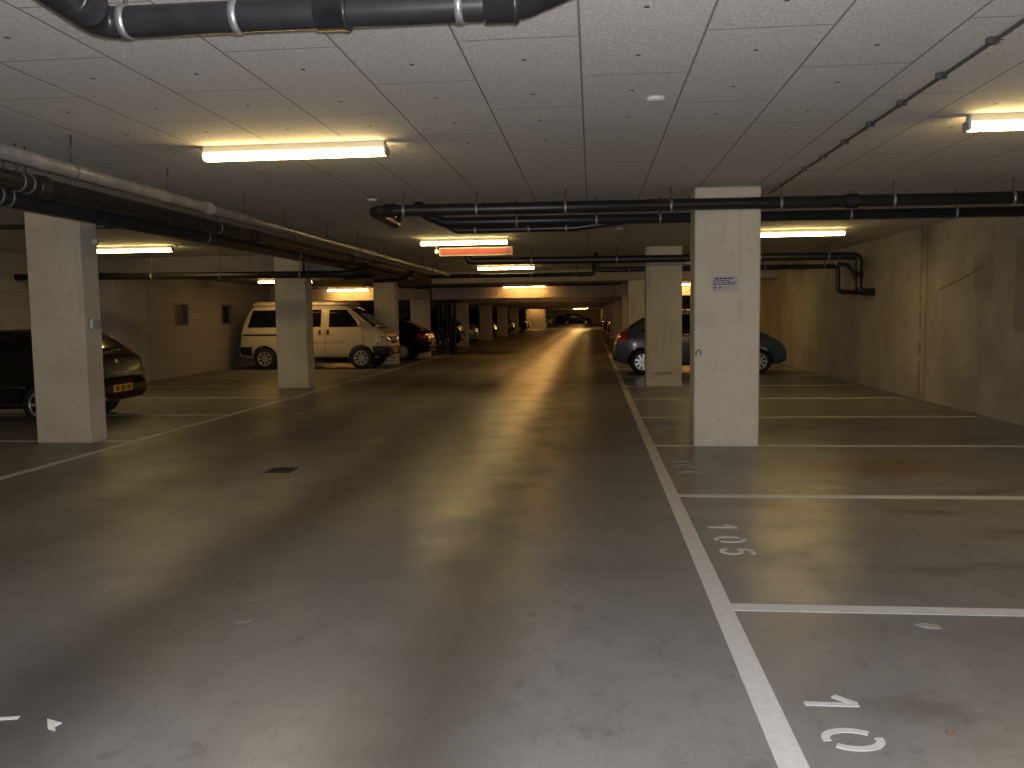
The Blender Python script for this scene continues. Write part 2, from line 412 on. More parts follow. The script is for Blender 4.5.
LD = pillar(-6.79, -6.07, 31.02, HB3, 'tan lit pillar beside the folded gate behind the black hatchback', .40)
for i, yy in enumerate(FARY):
    if not 75 < yy < 100: pillar(-6.87, -6.12, yy + .0, HB3, 'distant left pillar, %s beyond the folded gate' % ORD[i], .42, 'distant pillars on the left')
    pillar(1.10, 1.84, yy + .0, HB3, 'distant right pillar, %s beyond the slate blue car' % ORD[i], .42, 'distant pillars on the right')
# things fixed to pillars
MB().box(-.04, .05, .0, .012, .0, .08).build('scuff_patch', M['smudge'], LA).location = (.352, .27, .13)
LA_scuff = [o for o in kids(LA)][0]; LA_scuff.rotation_euler.z = PI / 2; LA_scuff['label'] = 'dark worn patch low on the pillar side'
LA_scuff.location = (.349, .22, .13)
sm = MB()
for i in range(9):
    cx = -.2 + i * .045; w_ = random.uniform(.018, .034); h_ = random.uniform(.03, .062); cy = .05 + random.uniform(-.01, .01); sh = .35
    sm.prism([(cx + w_ * math.cos(q) * random.uniform(.7, 1) + sh * h_ * math.sin(q), cy + h_ * math.sin(q) * random.uniform(.75, 1)) for q in [2 * PI * k / 10 for k in range(10)]], 0, .002 + .0003 * i)
o = sm.build('scuff_mark', M['smudge_pale'], PB); o.rotation_euler.x = PI / 2; o.location = (-.03, .0015, .21); o['label'] = 'dark smeared scuff low on the pillar face'

ns = empty('notice_sheet', (1.46, 9.42, 1.81)); tag(ns, 'small printed notice sheet on the nearest right pillar', 'notice')
MB().box(-.14, .14, -.006, .0, -.085, .085).build('sheet', M['paper'], ns)
tx = MB()
for r, (zz, hh, xa, xb) in enumerate([(.058, .016, -.11, .09), (.034, .010, -.13, .07), (.014, .010, -.13, .125), (-.006, .010, -.13, .12)]):
    x = xa
    while x < xb - .015:
        l = min(xb - x, random.uniform(.018, .05)); tx.box(x, x + l, -.0075, -.0055, zz - hh / 2, zz + hh / 2); x += l + .009
tx.build('print_lines', M['ink'], ns)
tr = MB(); tr.box(-.125, -.095, -.0075, -.0055, -.055, -.03); tr.box(-.075, -.035, -.0075, -.0055, -.048, -.034); tr.build('red_print', M['redink'], ns)
hk = MB().tube([(1.15, 9.425, 1.02), (1.15, 9.40, 1.06), (1.165, 9.39, 1.085), (1.19, 9.39, 1.09), (1.197, 9.392, 1.06), (1.196, 9.40, 1.03)], .006, 8)
tag(hk.build('cable_end', M['black_pipe'], loc=(1.15, 9.42, 1.05)), 'short bent black cable end sticking out of the nearest right pillar', 'cable')
rf = empty('reflector', (-6.13, 9.75, 1.46)); tag(rf, 'small bright white reflector on the near left pillar', 'reflector')
MB().box(0, .02, -.055, .02, -.075, .075, .004).build('back_plate', M['galv'], rf)
MB().box(.02, .028, -.045, .01, -.06, .06, .003).build('lens', M['lens'], rf)
MB().box(0, .035, .05, .17, -.06, .05, .006).build('side_box', M['grey_plastic'], rf)
bx = MB().box(-.035, .035, -.03, .03, -.035, .035, .008).build('junction_box', M['white_plastic']); bx.location = (-6.09, 9.88, 2.47)
tag(bx, 'small white junction box near the top of the near left pillar', 'box')

# ------------------------------------------------------------------ floor paint
def line(x0, x1, y0, y1, label, name='bay_line', mat='line', group=None):
    o = MB().box(x0, x1, y0, y1, 0, .003).build(name, M[mat], loc=((x0 + x1) / 2, (y0 + y1) / 2, 0))
    return tag(o, label, 'floor line', group)
line(.601, .703, -2, 62, 'long white floor line along the right edge of the aisle', 'edge_line')
line(-5.71, -5.61, 2, 38, 'long white floor line along the left edge of the aisle', 'edge_line')
RL = ['broad white bay line nearest the viewer on the right', 'white bay line second from the viewer on the right', 'thin bay line touching the foot of the near right pillar']
for k in range(10):
    yy = 4.225 + 2.64 * k
    lab = RL[k] if k < 3 else 'thin right bay line, %s one behind the near right pillar' % ORD[k - 3]
    line(.703, XR - .12, yy - .05, yy + .05, lab)
for k, yy in enumerate([9.80, 12.54, 15.28, 18.0, 20.7, 23.3]):
    line(-11.2 if yy < 18 else -10.6, -5.71, yy - .05, yy + .05, ['left bay line under the near left pillar and the dark hatchback', 'left bay line just behind the dark hatchback', 'second left bay line behind the dark hatchback', 'left bay line beside the pillar before the van', 'left bay line between that pillar and the van', 'left bay line under the cream van side'][k])

HZ = [0]
def stroke(mb, pts, w):
    """flat stroke of width w through 2D pts"""
    P = [Vector((a, b)) for a, b in pts]; L = []; R = []
    for i, p in enumerate(P):
        d = (P[min(i + 1, len(P) - 1)] - P[max(i - 1, 0)]).normalized(); n = Vector((-d.y, d.x)) * w / 2
        L.append(p + n); R.append(p - n)
    HZ[0] += 1; top = .003 + .0004 * (HZ[0] % 3); b = len(mb.v); n = len(P)
    mb.v += [(*p, .0) for p in R] + [(*p, .0) for p in L] + [(*p, top) for p in R] + [(*p, top) for p in L]
    for i in range(n - 1):
        mb.face([b + 2 * n + i, b + 2 * n + i + 1, b + 3 * n + i + 1, b + 3 * n + i]); mb.face([b + i, b + n + i, b + n + i + 1, b + i + 1])
        mb.face([b + i, b + i + 1, b + 2 * n + i + 1, b + 2 * n + i]); mb.face([b + n + i + 1, b + n + i, b + 3 * n + i, b + 3 * n + i + 1])
    mb.face([b, b + 2 * n, b + 3 * n, b + n]); e = b + n - 1; mb.face([e, e + n, e + 3 * n, e + 2 * n])
def ell(cx, cy, rx, ry, a0, a1, n=10):
    return [(cx + rx * math.cos(math.radians(a0 + (a1 - a0) * i / n)), cy + ry * math.sin(math.radians(a0 + (a1 - a0) * i / n))) for i in range(n + 1)]
def digit(mb, ch, ox, w=.029):
    """stencil digit, .2 high, centred on ox; text x runs along the row"""
    def S(pts): stroke(mb, [(ox + a, b) for a, b in pts], w)
    if ch == '1': S([(.02, 0), (.02, .2)]); S([(.012, .194), (-.05, .125)])
    if ch == '0':
        S(ell(0, .1, .064, .092, 134, 284, 14)); S(ell(0, .1, .064, .092, -46, 104, 14))
    if ch == '5': S([(.055, .19), (-.035, .19)]); S([(-.04, .18), (-.05, .112)]); S([(-.05, .112), (-.01, .125)] + ell(0, .065, .058, .06, 75, -90, 9)); S(ell(0, .065, .058, .06, 255, 205, 4))
    if ch == '4': S([(.035, 0), (.035, .2)]); S([(.02, .19), (-.06, .06)]); S([(-.06, .055), (.01, .055)]); S([(.05, .055), (.07, .055)])
    if ch == '3': S(ell(0, .148, .05, .046, 160, -80)); S(ell(0, .056, .058, .05, 80, -160))
    if ch == '6': S(ell(0, .06, .058, .052, 0, 360, 18)); S([(-.055, .075), (-.03, .15), (.03, .195)])
    if ch == '2': S(ell(0, .14, .055, .052, 170, 0, 9) + [(.04, .10), (-.05, .012)]); S([(-.04, .012), (.06, .012)])
def number(txt, ys, label, mat='line'):
    o = empty('stall_number', (.80, ys[1], 0), -PI / 2)
    for ch, yy in zip(txt, ys):
        mb = MB(); digit(mb, ch, ys[1] - yy); mb.build('digit', M[mat], o)
    return tag(o, label, 'floor number')
number('106', [3.19, 2.905, 2.60], 'stencilled white number 106 on the floor of the nearest right bay')
number('105', [5.855, 5.52, 5.24], 'stencilled white number 105 on the floor of the second right bay')
number('104', [8.47, 8.22, 7.92], 'stencilled worn number 104 on the floor before the near right pillar', 'faded')
number('103', [11.12, 10.85, 10.58], 'faint worn number 103 on the floor beside the near right pillar', 'faded')
wn = empty('worn_number', (-5.95, 8.44, 0)); tag(wn, 'worn away white number traces on the floor before the near left pillar', 'floor number')
for p in ([(-.15, -.02), (-.07, .01)], [(-.03, .02), (.05, .02)], [(.10, -.01), (.16, .02)]):
    fm = MB(); stroke(fm, p, .03); fm.build('digit', M['faded'], wn)

# floor bits
dr = empty('drain_cover', (-3.06, 7.9, 0)); tag(dr, 'dark iron drain cover in the floor on the left of the aisle', 'drain')
d = MB(); d.box(-.13, .13, -.13, -.105, 0, .006); d.box(-.13, .13, .105, .13, 0, .006); d.box(-.13, -.105, -.105, .105, 0, .006); d.box(.105, .13, -.105, .105, 0, .006); d.build('rim', M['iron'], dr)
g = MB()
for i in range(7): g.box(-.105, .105, -.1 + i * .03, -.085 + i * .03, 0, .005)
g.build('grate', M['iron'], dr)
def scrap(poly, z, label, name='paper_scrap', mat='scrap', cat='paper scrap'):
    cx = sum(p[0] for p in poly) / len(poly); cy = sum(p[1] for p in poly) / len(poly)
    mb = MB().prism([(a - cx, b - cy) for a, b in poly], 0, .002)
    n = len(poly); mb.v = [(a, b, c + z * (1 + math.sin(a * 60) * .5) * (abs(a) + abs(b)) * 6 if c > 0 else c) for a, b, c in mb.v]
    o = mb.build(name, M[mat]); o.location = (cx, cy, .0005); return tag(o, label, cat)
scrap([(1.52, 4.03), (1.57, 4.05), (1.625, 4.03), (1.63, 3.985), (1.58, 3.985), (1.54, 4.0)], .002, 'crumpled pale paper scrap in the second right bay by the line', mat='faded')
scrap([(-2.05, 2.85), (-1.975, 2.825), (-1.985, 2.80), (-1.96, 2.765), (-2.0, 2.78)], .003, 'small triangular white paper scrap at the near left of the aisle')
scrap([(-2.30, 2.835), (-2.17, 2.865), (-2.165, 2.845), (-2.25, 2.825)], .002, 'thin white paper strip at the near left edge of the aisle')
scrap([(1.235, 2.98), (1.25, 3.0), (1.275, 2.985), (1.27, 2.965), (1.245, 2.965)], .002, 'small dry brown leaf on the floor in the nearest right bay', 'dry_leaf', 'leaf', 'leaf')
scrap([(-1.76, 3.86), (-1.73, 3.90), (-1.69, 3.90), (-1.71, 3.87)], .004, 'small dark dead leaf on the left of the aisle', 'dry_leaf', 'smudge', 'leaf')

# ------------------------------------------------------------------ lamps
LN = [0]
def lamp(cx, y, ztop, label, mat='lamp', L=1.53, group='fluorescent ceiling lamps'):
    r = empty('ceiling_lamp', (cx, y, ztop)); tag(r, label, 'lamp', group)
    MB().box(-L / 2 - .01, L / 2 + .01, -.04, .04, -.058, 0, .008).build('housing', M['housing'], r)
    # cover: rounded trough, open sides glow up onto the ceiling as well
    prof = [(-.046, -.060), (-.054, -.076), (-.046, -.100), (-.022, -.114), (.022, -.114), (.046, -.100), (.054, -.076), (.046, -.060)]
    mb = MB(); b = 0; n = len(prof)
    for x in (-L / 2, L / 2): mb.v += [(x, a, c) for a, c in prof]
    mb.face(range(n - 1, -1, -1)); mb.face([n + i for i in range(n)])
    for i in range(n): mb.face([i, (i + 1) % n, n + (i + 1) % n, n + i], 0, True)
    # fix orientation: outward
    mb.f = [tuple(reversed(f)) for f in mb.f]
    mb.build('cover', M[mat], r)
    for s in (-1, 1):
        MB().box(s * (L / 2 + .012) - .012, s * (L / 2 + .012) + .012, -.052, .052, -.112, -.045, .006).build('end_cap', M['grey_plastic'], r)
    return r
lamp(-2.32, 6.50, HC, 'long fluorescent ceiling lamp nearest over the aisle', L=1.45)
lamp(3.42, 6.30, HC, 'fluorescent ceiling lamp at the right edge above the near bays')
lamp(-2.23, 14.70, HC, 'fluorescent ceiling lamp above the red hanging sign')
lamp(3.40, 14.45, HC, 'fluorescent ceiling lamp to the right of the near right pillar')
lamp(-2.32, 22.80, HC, 'fluorescent ceiling lamp just before the step in the ceiling')
lamp(3.40, 22.80, HC, 'fluorescent ceiling lamp hidden behind the near right pillar')
lamp(-8.42, 14.80, HC, 'fluorescent ceiling lamp beside the near left pillar')
lamp(-8.52, 22.8, HC2, 'fluorescent ceiling lamp above the cream van rear', 'lamp_mid')
lamp(-9.05, 30.62, HC2, 'fluorescent lamp on the orange lit beam above the van front', 'lamp_far')
lamp(-2.45, 30.62, HC2 + .03, 'fluorescent lamp on the orange lit beam over the aisle', 'lamp_far')
lamp(3.40, 30.62, HC2, 'fluorescent lamp on the orange lit beam seen between the right pillars', 'lamp_far')
lamp(-8.42, 6.48, HC, 'fluorescent ceiling lamp above the near left bays out of the picture')
for i, yy in enumerate([38.8, 47.0, 56.5, 65.5, 74.5, 84.0, 93.5]):
    lamp(-2.3, yy, HC2, 'fluorescent lamp hidden over the far aisle, %s beyond the orange lit beam' % ORD[i], 'lamp_far')
for i, (xx, yy) in enumerate([(-2.3, 106.0), (-2.3, 121.5), (-2.3, 135.0)]):  # unseen lamps, added to brighten the dark far end
    lamp(xx, yy, HC2, 'unseen lamp added to brighten the far end of the aisle, %s there' % ORD[i], 'lamp_far')
lamp(-6.4, 93.9, HC2, 'lamp lighting the orange wall block far down the left', 'lamp_far')
lamp(-1.25, 93.0, 2.27, 'small bright lamp hanging low at the far end of the aisle', 'lamp_bright')

# red sign under the third lamp
sg = empty('hanging_sign', (-2.03, 15.0, 2.65)); tag(sg, 'long red sign with white border hanging under a ceiling lamp', 'sign')
MB().box(-.70, .63, 0, .03, -.075, .075, .004).build('frame', M['grey_plastic'], sg)
MB().box(-.682, .612, -.004, 0, -.057, .057).build('panel', M['red'], sg)
for s in (-1, 1): MB().tube([(s * .5, .015, .075), (s * .5, .015, HC - 2.65)], .006, 8).build('hanger', M['rod'], sg)
se = empty('motion_detector', (-2.78, 15.0, 2.66)); tag(se, 'small white motion detector beside the red hanging sign', 'sensor')
MB().tube([(0, 0, .03), (0, 0, HC - 2.66)], .012, 10).build('stem', M['white_plastic'], se)
MB().lathe([(.012, .04), (.04, .02), (.046, -.01), (.03, -.04), (.008, -.05)], (0, 0, 0), (0, 0, 1), 16).build('eye', M['white_plastic'], se)
for (x, y, lab) in [(.41, 5.5, 'round white smoke detector nearest on the panel ceiling'), (-2.53, 9.64, 'round white smoke detector left of the black cross pipe end'), (.45, 13.6, 'round white smoke detector beyond the black cross pipes')]:
    o = MB().lathe([(.060, .028), (.062, .016), (.045, .006), (.02, .002)], (0, 0, 0), (0, 0, 1), 24).build('smoke_detector', M['white_plastic']); o.location = (x, y, HC - .028)
    tag(o, lab, 'smoke detector', 'smoke detectors')

# ------------------------------------------------------------------ pipes
def pipe(name, pts, r, mat, label, clamps=(), bend=.14, cl_r=None, rod=True, sockets=(), ceil=HC, group=None):
    """clamps/sockets: (point, axis)"""
    base = Vector(pts[0]); root = empty(name, base); tag(root, label, 'pipe', group)
    def ad(mb, nm, m):
        mb.v = [tuple(Vector(v) - base) for v in mb.v]; return mb.build(nm, m, root)
    ad(MB().tube(path(pts, bend), r, 20), 'pipe_run', mat)
    for p, ax in sockets: ad(MB().lathe([(r * 1.02, -.06), (r * 1.17, -.055), (r * 1.17, .05), (r * 1.24, .052), (r * 1.24, .066), (r * 1.02, .068)], p, ax, 20), 'socket', mat)
    for p, ax in clamps:
        mb = MB().lathe([(r * 1.01, -.014), (r * 1.10, -.014), (r * 1.10, .014), (r * 1.01, .014)], p, ax, 20)
        ad(mb, 'clamp', M['galv'] if name == 'drain_pipe' else M['dull'])
        if rod: ad(MB().tube([(p[0], p[1], p[2] + r * 1.05), (p[0], p[1], ceil - .001)], .007, 8), 'hanger_rod', M['rod'])
    return root
X, Y_, Z_ = (1, 0, 0), (0, 1, 0), (0, 0, 1)
BP = M['black_pipe']
TZ = 2.645
pipe('drain_pipe', [(-1.76, 1.6, TZ), (-1.89, 3.18, TZ), (-.25, 3.18, TZ), (.25, 2.68, TZ), (.3, 1.6, TZ)], .058, BP, 'thick black drain pipe close overhead at the top left',
     [((-1.785, 3.18, TZ), X), ((-1.34, 3.18, TZ), X), ((-.482, 3.18, TZ), X)], .09, sockets=[((-.97, 3.18, TZ), X), ((-.33, 3.18, TZ), X), ((-1.83, 2.95, TZ), Y_)])
z1 = 2.68
pipe('drain_pipe', [(-2.44, 10.45, HC), (-2.44, 10.45, z1 - .02), (-2.44, 9.3, z1), (XR + .05, 9.3, z1 - .035)], .064, BP, 'upper black pipe crossing in front of the near right pillar',
     [((x, 9.3, z1 - .005 - (x + 2.4) * .0043), X) for x in (-2.08, -1.26, -.28, .86, 2.02, 3.18, 4.38)], .12, sockets=[((2.75, 9.3, z1 - .023), X), ((4.55, 9.3, z1 - .03), X), ((4.75, 9.3, z1 - .031), X), ((-2.25, 9.3, z1), X)])
z2 = 2.615
pipe('drain_pipe', [(-2.08, 10.0, HC), (-1.98, 10.0, z2 + .1), (-1.75, 10.0, z2), (XR + .05, 10.0, z2 - .035)], .058, BP, 'lower black pipe crossing just behind the near right pillar',
     [((x, 10.0, z2 - .005 - (x + 1.9) * .0042), X) for x in (-.88, .06, .80, 2.95, 4.10, 5.12)], .12)
pipe('drain_pipe', [(-1.90, 10.14, z2 + .08), (-1.62, 10.14, z2 - .085), (-.2, 10.14, z2 - .085), (.55, 10.14, z2 + .0), (.56, 10.04, z2)], .042, BP, 'thin black branch pipe under the lower cross pipe',
     [((-1.4, 10.14, z2 - .085), X), ((-.75, 10.14, z2 - .085), X), ((-.3, 10.14, z2 - .085), X)], .08, ceil=z2)
pipe('drain_pipe', [(-2.5, 16.95, HC), (-2.5, 16.95, 2.60), (5.18, 16.95, 2.56), (5.18, 16.95, 1.87), (XR + .03, 16.95, 1.85)], .075, BP, 'upper black cross pipe dropping down the right wall, the nearer of two',
     [((x, 16.95, 2.59 - x * .0052), X) for x in (-1.2, .5, 1.95, 3.3, 4.6)], .12, sockets=[((5.18, 16.95, 2.2), Z_)])
pipe('drain_pipe', [(.1, 18.0, HC2 + .2), (.1, 18.0, 2.44), (5.08, 18.0, 2.42), (5.08, 18.0, 1.90), (XR + .03, 18.0, 1.87)], .05, BP, 'lower black cross pipe dropping down the right wall, the farther of two',
     [((x, 18.0, 2.43), X) for x in (.8, 2.2, 3.6, 4.8)], .12)
pipe('drain_pipe', [(5.06, 18.0, 2.46), (5.26, 18.0, 2.46), (5.38, 18.0, 2.3), (5.45, 18.0, 2.08)], .04, BP, 'thin curved black pipe between the two drop pipes on the right wall', (), .15)
pipe('drain_pipe', [(-11.46, 15.8, 2.39), (-4.75, 15.8, 2.33), (-4.3, 16.2, 2.45)], .068, BP, 'long black pipe crossing under the left beam before the van pillar',
     [((x, 15.8, 2.385 - (x + 11.46) * .009), X) for x in (-10, -8.6, -7.2, -5.6)], .2)
pipe('drain_pipe', [(-4.6, 22.4, 2.57), (.07, 22.4, 2.56), (.07, 22.4, HC)], .055, BP, 'thin black pipe crossing the aisle just before the ceiling step',
     [((x, 22.4, 2.555), X) for x in (-3.2, -1.6, -.4)], .1)
pipe('drain_pipe', [(-6.9, 29.9, 2.56), (1.05, 29.9, 2.55)], .035, BP, 'thin black pipe running along the top of the orange lit beam', [((x, 29.9, 2.55), X) for x in (-4.5, -.3)], .1, ceil=HC2)
pipe('drain_pipe', [(-7.3, 26.6, 2.55), (-5.98, 30.9, 2.53), (-5.98, 30.9, .02)], .028, BP, 'thin dark pipe running down the tan lit left pillar', (), .1)
pipe('drain_pipe', [(-11.46, 10.4, 2.80), (-5.2, 10.4, 2.70)], .03, BP, 'thin dark pipe high up crossing behind the near left pillar', [((-9, 10.4, 2.76), X), ((-6.9, 10.4, 2.727), X)], ceil=HC)
pipe('drain_pipe', [(-6.07, 17.32, 2.86), (-6.07, 17.32, 2.42)], .03, BP, 'short black drop pipe at the top of the van pillar')
# long runs down the left side of the aisle
gx = MB
CY = [2.5, 4.3, 5.92, 7.33, 9.0, 10.2, 11.9, 13.5, 15.2, 17.0, 18.8, 20.6]
pipe('service_pipe', [(-3.80, -2, 2.60), (-3.80, 22.25, 2.60)], .050, M['grey_pipe'], 'grey plastic pipe, the rightmost of the long left runs',
     [((-3.80, y, 2.60), Y_) for y in CY], sockets=[((-3.80, y, 2.60), Y_) for y in (8.1, 14.3, 19.7)])
pipe('service_pipe', [(-4.40, -2, 2.575), (-4.40, 22.2, 2.575)], .074, M['brown_pipe'], 'thick brown insulated pipe, middle of the long left runs',
     [((-4.40, y, 2.575), Y_) for y in (3.1, 6.15, 6.26, 9.6, 12.9, 16.2, 19.5)], sockets=[((-4.40, y, 2.575), Y_) for y in (6.4, 10.6, 15.0)])
pipe('service_pipe', [(-4.70, -2, 2.505), (-4.70, 22.0, 2.505)], .080, BP, 'thick black pipe, lowest of the long left runs',
     [((-4.70, y, 2.505), Y_) for y in (3.3, 6.3, 6.42, 9.9, 13.1, 16.5, 19.8)])
pipe('service_pipe', [(-5.35, -2, 2.60), (-5.35, 17.4, 2.60)], .055, BP, 'black pipe hidden behind the long left runs', [((-5.35, y, 2.60), Y_) for y in (3.5, 8.0, 12.5)])
pipe('service_pipe', [(-4.66, 18.2, 2.60), (-4.9, 18.6, 2.43), (-5.6, 18.75, 2.40)], .05, BP, 'short black elbow branching from the long left runs, nearer one', (), .12)
pipe('service_pipe', [(-4.30, 19.9, 2.55), (-4.6, 20.4, 2.42), (-5.4, 20.6, 2.40)], .05, BP, 'short black elbow branching from the long left runs, farther one', (), .12)
cd = empty('cable_conduit', (2.02, 1.0, HC - .001)); tag(cd, 'thin dark cable conduit running along the panel ceiling', 'conduit')
MB().tube([(0, 0, -.022), (0, 8.88, -.022)], .011, 10).build('tube', M['rod'], cd)
for i in range(14): MB().box(-.03, .03, .45 + i * .62 - .018, .45 + i * .62 + .018, -.034, 0, .004).build('clip', M['rod'], cd)

# folded gate beside the tan pillar
gt = empty('folding_gate', (-5.62, 32.3, 0)); tag(gt, 'dark folded metal gate standing beside the tan lit pillar', 'gate')
for i in range(5):
    x = -.34 + i * .16
    mb = MB().box(-.03, .03, -.10, .10, .03, 2.05, .008); o = mb.build('gate_leaf', M['gate'], gt); o.location = (x, 0, 0); o.rotation_euler.z = .35 * (-1) ** i
    for zz in (.35, .95, 1.6):
        MB().box(.03, .045, -.075, .075, zz - .2, zz + .2, .004).build('leaf_panel', M['dull'] if zz > 1.5 else M['gate'], o)
MB().box(-.45, .45, -.05, .05, 2.06, 2.125, .006).build('top_rail', M['gate'], gt)
MB().box(-.45, .45, -.04, .04, 0, .03, .004).build('bottom_rail', M['gate'], gt)

# ------------------------------------------------------------------ cars
def interp(tab, x):
    if x <= tab[0][0]: return tab[0][1]
    for (a, va), (b, vb) in zip(tab, tab[1:]):
        if x <= b: return va + (vb - va) * (x - a) / (b - a)
    return tab[-1][1]

class Car:
    """local frame: nose at +x, ground z = 0"""
    def __init__(s, name, label, cat, sp, paint_mat, group=None):
        s.sp = sp; s.root = empty(name, (0, 0, 0)); tag(s.root, label, cat, group); s.paint = paint_mat
        L, top, bot, wid, belt = sp['L'], sp['top'], sp['bot'], sp['wid'], sp['belt']
        xs = sorted(set([p[0] for p in top] + [p[0] for p in wid] + sp.get('xs', [])))
        fx = [xs[0]]
        for x in xs[1:]:
            n = max(1, int((x - fx[-1]) / .28)); a = fx[-1]
            for i in range(1, n + 1): fx.append(a + (x - a) * i / n)
        rings = []
        for x in fx:
            zt, zb, w, be = interp(top, x), interp(bot, x), interp(wid, x), interp(belt, x)
            zs = min(be, zt - .07); g = max(0, min(1, (zt - be) / .5)); rw = w * (.90 - sp.get('tumble', .17) * g)
            zr = zt - .035 - .035 * g
            half = [(0, zb), (w * .78, zb), (w * .955, zb + .06), (w, zb + .42 * (zs - zb)), (w * .995, zb + .8 * (zs - zb)), (w * .965, zs),
                    ((w * .955 + rw) / 2 + .012 * g, (zs + zr) / 2), (rw, zr), (rw * .72, zt - .008), (0, zt)]
            rings.append([(x, y, z) for y, z in half] + [(x, -y, z) for y, z in reversed(half[1:-1])])
        mb = MB(); n = len(rings[0])
        for r in rings: mb.v += r
        for i in range(len(rings) - 1):
            for j in range(n): mb.face([i * n + j, (i + 1) * n + j, (i + 1) * n + (j + 1) % n, i * n + (j + 1) % n], 0, True)
        h = n // 2
        for base, rev in ((0, True), ((len(rings) - 1) * n, False)):
            for j in range(h):   # quads across the end
                a, b2, c, d = base + j, base + j + 1, base + (n - j - 1) % n, base + (n - j) % n
                q = [v for k, v in enumerate((a, b2, c, d)) if v not in (a, b2, c, d)[:k]]
                if len(q) > 2: mb.face(q if not rev else q[::-1], 0, True)
        o = mb.build('body', [paint_mat], s.root); s.body = o
        md = o.modifiers.new('s', 'SUBSURF'); md.levels = 2; md.render_levels = 2
        dg = bpy.context.evaluated_depsgraph_get(); ev = o.evaluated_get(dg); me = ev.to_mesh()
        s.bvh = BVHTree.FromPolygons([v.co.copy() for v in me.vertices], [tuple(p.vertices) for p in me.polygons]); ev.to_mesh_clear()
        # wheel arches cut out of the shell
        cut = []; R = sp['wr']; W = sp['W'] / 2
        for wx in sp['wheels']:
            for sd in (-1, 1):
                c = MB().lathe([(R * 1.17, -.30), (R * 1.17, .2)], (wx, sd * (W - .08), R * 1.02), (0, sd, 0), 28).build('cutter', [M['arch']])
                bm_ = o.modifiers.new('b', 'BOOLEAN'); bm_.operation = 'DIFFERENCE'; bm_.object = c; bm_.solver = 'EXACT'; bm_.material_mode = 'TRANSFER'; cut.append(c)
        dg = bpy.context.evaluated_depsgraph_get(); dg.update(); nm = bpy.data.meshes.new_from_object(o.evaluated_get(dg))
        o.modifiers.clear(); o.data = nm; nm.name = 'body'
        for c in cut: bpy.data.objects.remove(c)
        for wx in sp['wheels']:
            for sd in (-1, 1): s.wheel(wx, sd, R, W)
    def wheel(s, wx, sd, R, W):
        w = .19; yc = sd * (W - .02)          # outer face
        root = MB().lathe([(R * .64, 0), (R * .70, -.012 * 0 + .0), (R * .93, .004), (R, -.03), (R, -w + .03), (R * .93, -w), (R * .60, -w), (R * .60, -.05)], (0, 0, 0), (0, sd, 0), 32, closed=True).build('wheel', M['tyre'], s.root)
        root.location = (wx, yc, R)
        m = MB(); a = R * .655
        m.lathe([(a, -.005), (a, .004), (a * .9, .0), (a * .86, -.03), (a * .86, -.035), (a, -.04)], (0, 0, 0), (0, sd, 0), 32, closed=True)
        ns = s.sp.get('spokes', 7)
        for k in range(ns):
            an = 2 * PI * k / ns; c, sn = math.cos(an), math.sin(an); pts = []
            for rr, hw in ((a * .16, a * .10), (a * .9, a * .15)):
                pts += [(rr, -hw), (rr, hw)]
            b = len(m.v)
            for dy in (-.028, -.004):
                for (r_, t_) in (pts[0], pts[2], pts[3], pts[1]): m.v.append((r_ * c - t_ * sn, sd * dy, r_ * sn + t_ * c))
            for q in ((0, 1, 2, 3), (7, 6, 5, 4), (0, 4, 5, 1), (1, 5, 6, 2), (2, 6, 7, 3), (3, 7, 4, 0)): m.face([b + i for i in q])
        m.build('rim', M['alloy'], root)
        MB().lathe([(a * .22, -.03), (a * .22, .0), (a * .14, .006)], (0, 0, 0), (0, sd, 0), 16).build('hub', M['alloy'], root)
        MB().lathe([(a * .84, -.09), (a * .84, -.06)], (0, 0, 0), (0, sd, 0), 24).build('brake_disc', M['arch'], root)
    def hit(s, view, a, b):
        if view in ('L', 'R'):
            sg = 1 if view == 'L' else -1; o, d = Vector((a, sg * 3, b)), Vector((0, -sg, 0))
        elif view in ('F', 'B'):
            sg = 1 if view == 'F' else -1; o, d = Vector((sg * 6, a, b)), Vector((-sg, 0, 0))
        else: o, d = Vector((a, b, 4)), Vector((0, 0, -1))
        p, nn, i, dist = s.bvh.ray_cast(o, d)
        if p is None:
            p, nn, i, dist = s.bvh.find_nearest(o + d * (3 if view in 'LR' else 4))
        if nn.dot(d) > 0: nn = -nn
        return p, nn
    def patch(s, name, view, rows, mat, off=.008, nu=10, nv=6, parent=None, label=None):
        """rows: list of polylines (same length) bottom to top in the view's 2D plane"""
        mb = MB(); R = []
        def samp(poly, t):
            f = t * (len(poly) - 1); i = min(int(f), len(poly) - 2); u = f - i
            return (poly[i][0] * (1 - u) + poly[i + 1][0] * u, poly[i][1] * (1 - u) + poly[i + 1][1] * u)
        for j in range(nv + 1):
            f = j / nv * (len(rows) - 1); k = min(int(f), len(rows) - 2); u = f - k; row = []
            for i in range(nu + 1):
                p, q = samp(rows[k], i / nu), samp(rows[k + 1], i / nu)
                P, N = s.hit(view, p[0] * (1 - u) + q[0] * u, p[1] * (1 - u) + q[1] * u); row.append((P, N))
            R.append(row)
        nn = nu + 1
        for row in R: mb.v += [tuple(P + N * off) for P, N in row]
        for row in R: mb.v += [tuple(P - N * .004) for P, N in row]
        B = nn * (nv + 1)
        for j in range(nv):
            for i in range(nu):
                q = [j * nn + i, j * nn + i + 1, (j + 1) * nn + i + 1, (j + 1) * nn + i]
                mb.face(q, 0, True); mb.face([B + k for k in reversed(q)], 0, True)
        edge = [i for i in range(nn)] + [j * nn + nu for j in range(1, nv + 1)] + [nv * nn + i for i in range(nu - 1, -1, -1)] + [j * nn for j in range(nv - 1, 0, -1)]
        for a, b in zip(edge, edge[1:] + edge[:1]): mb.face([a, B + a, B + b, b])
        # orient
        P0, N0 = R[nv // 2][nu // 2]
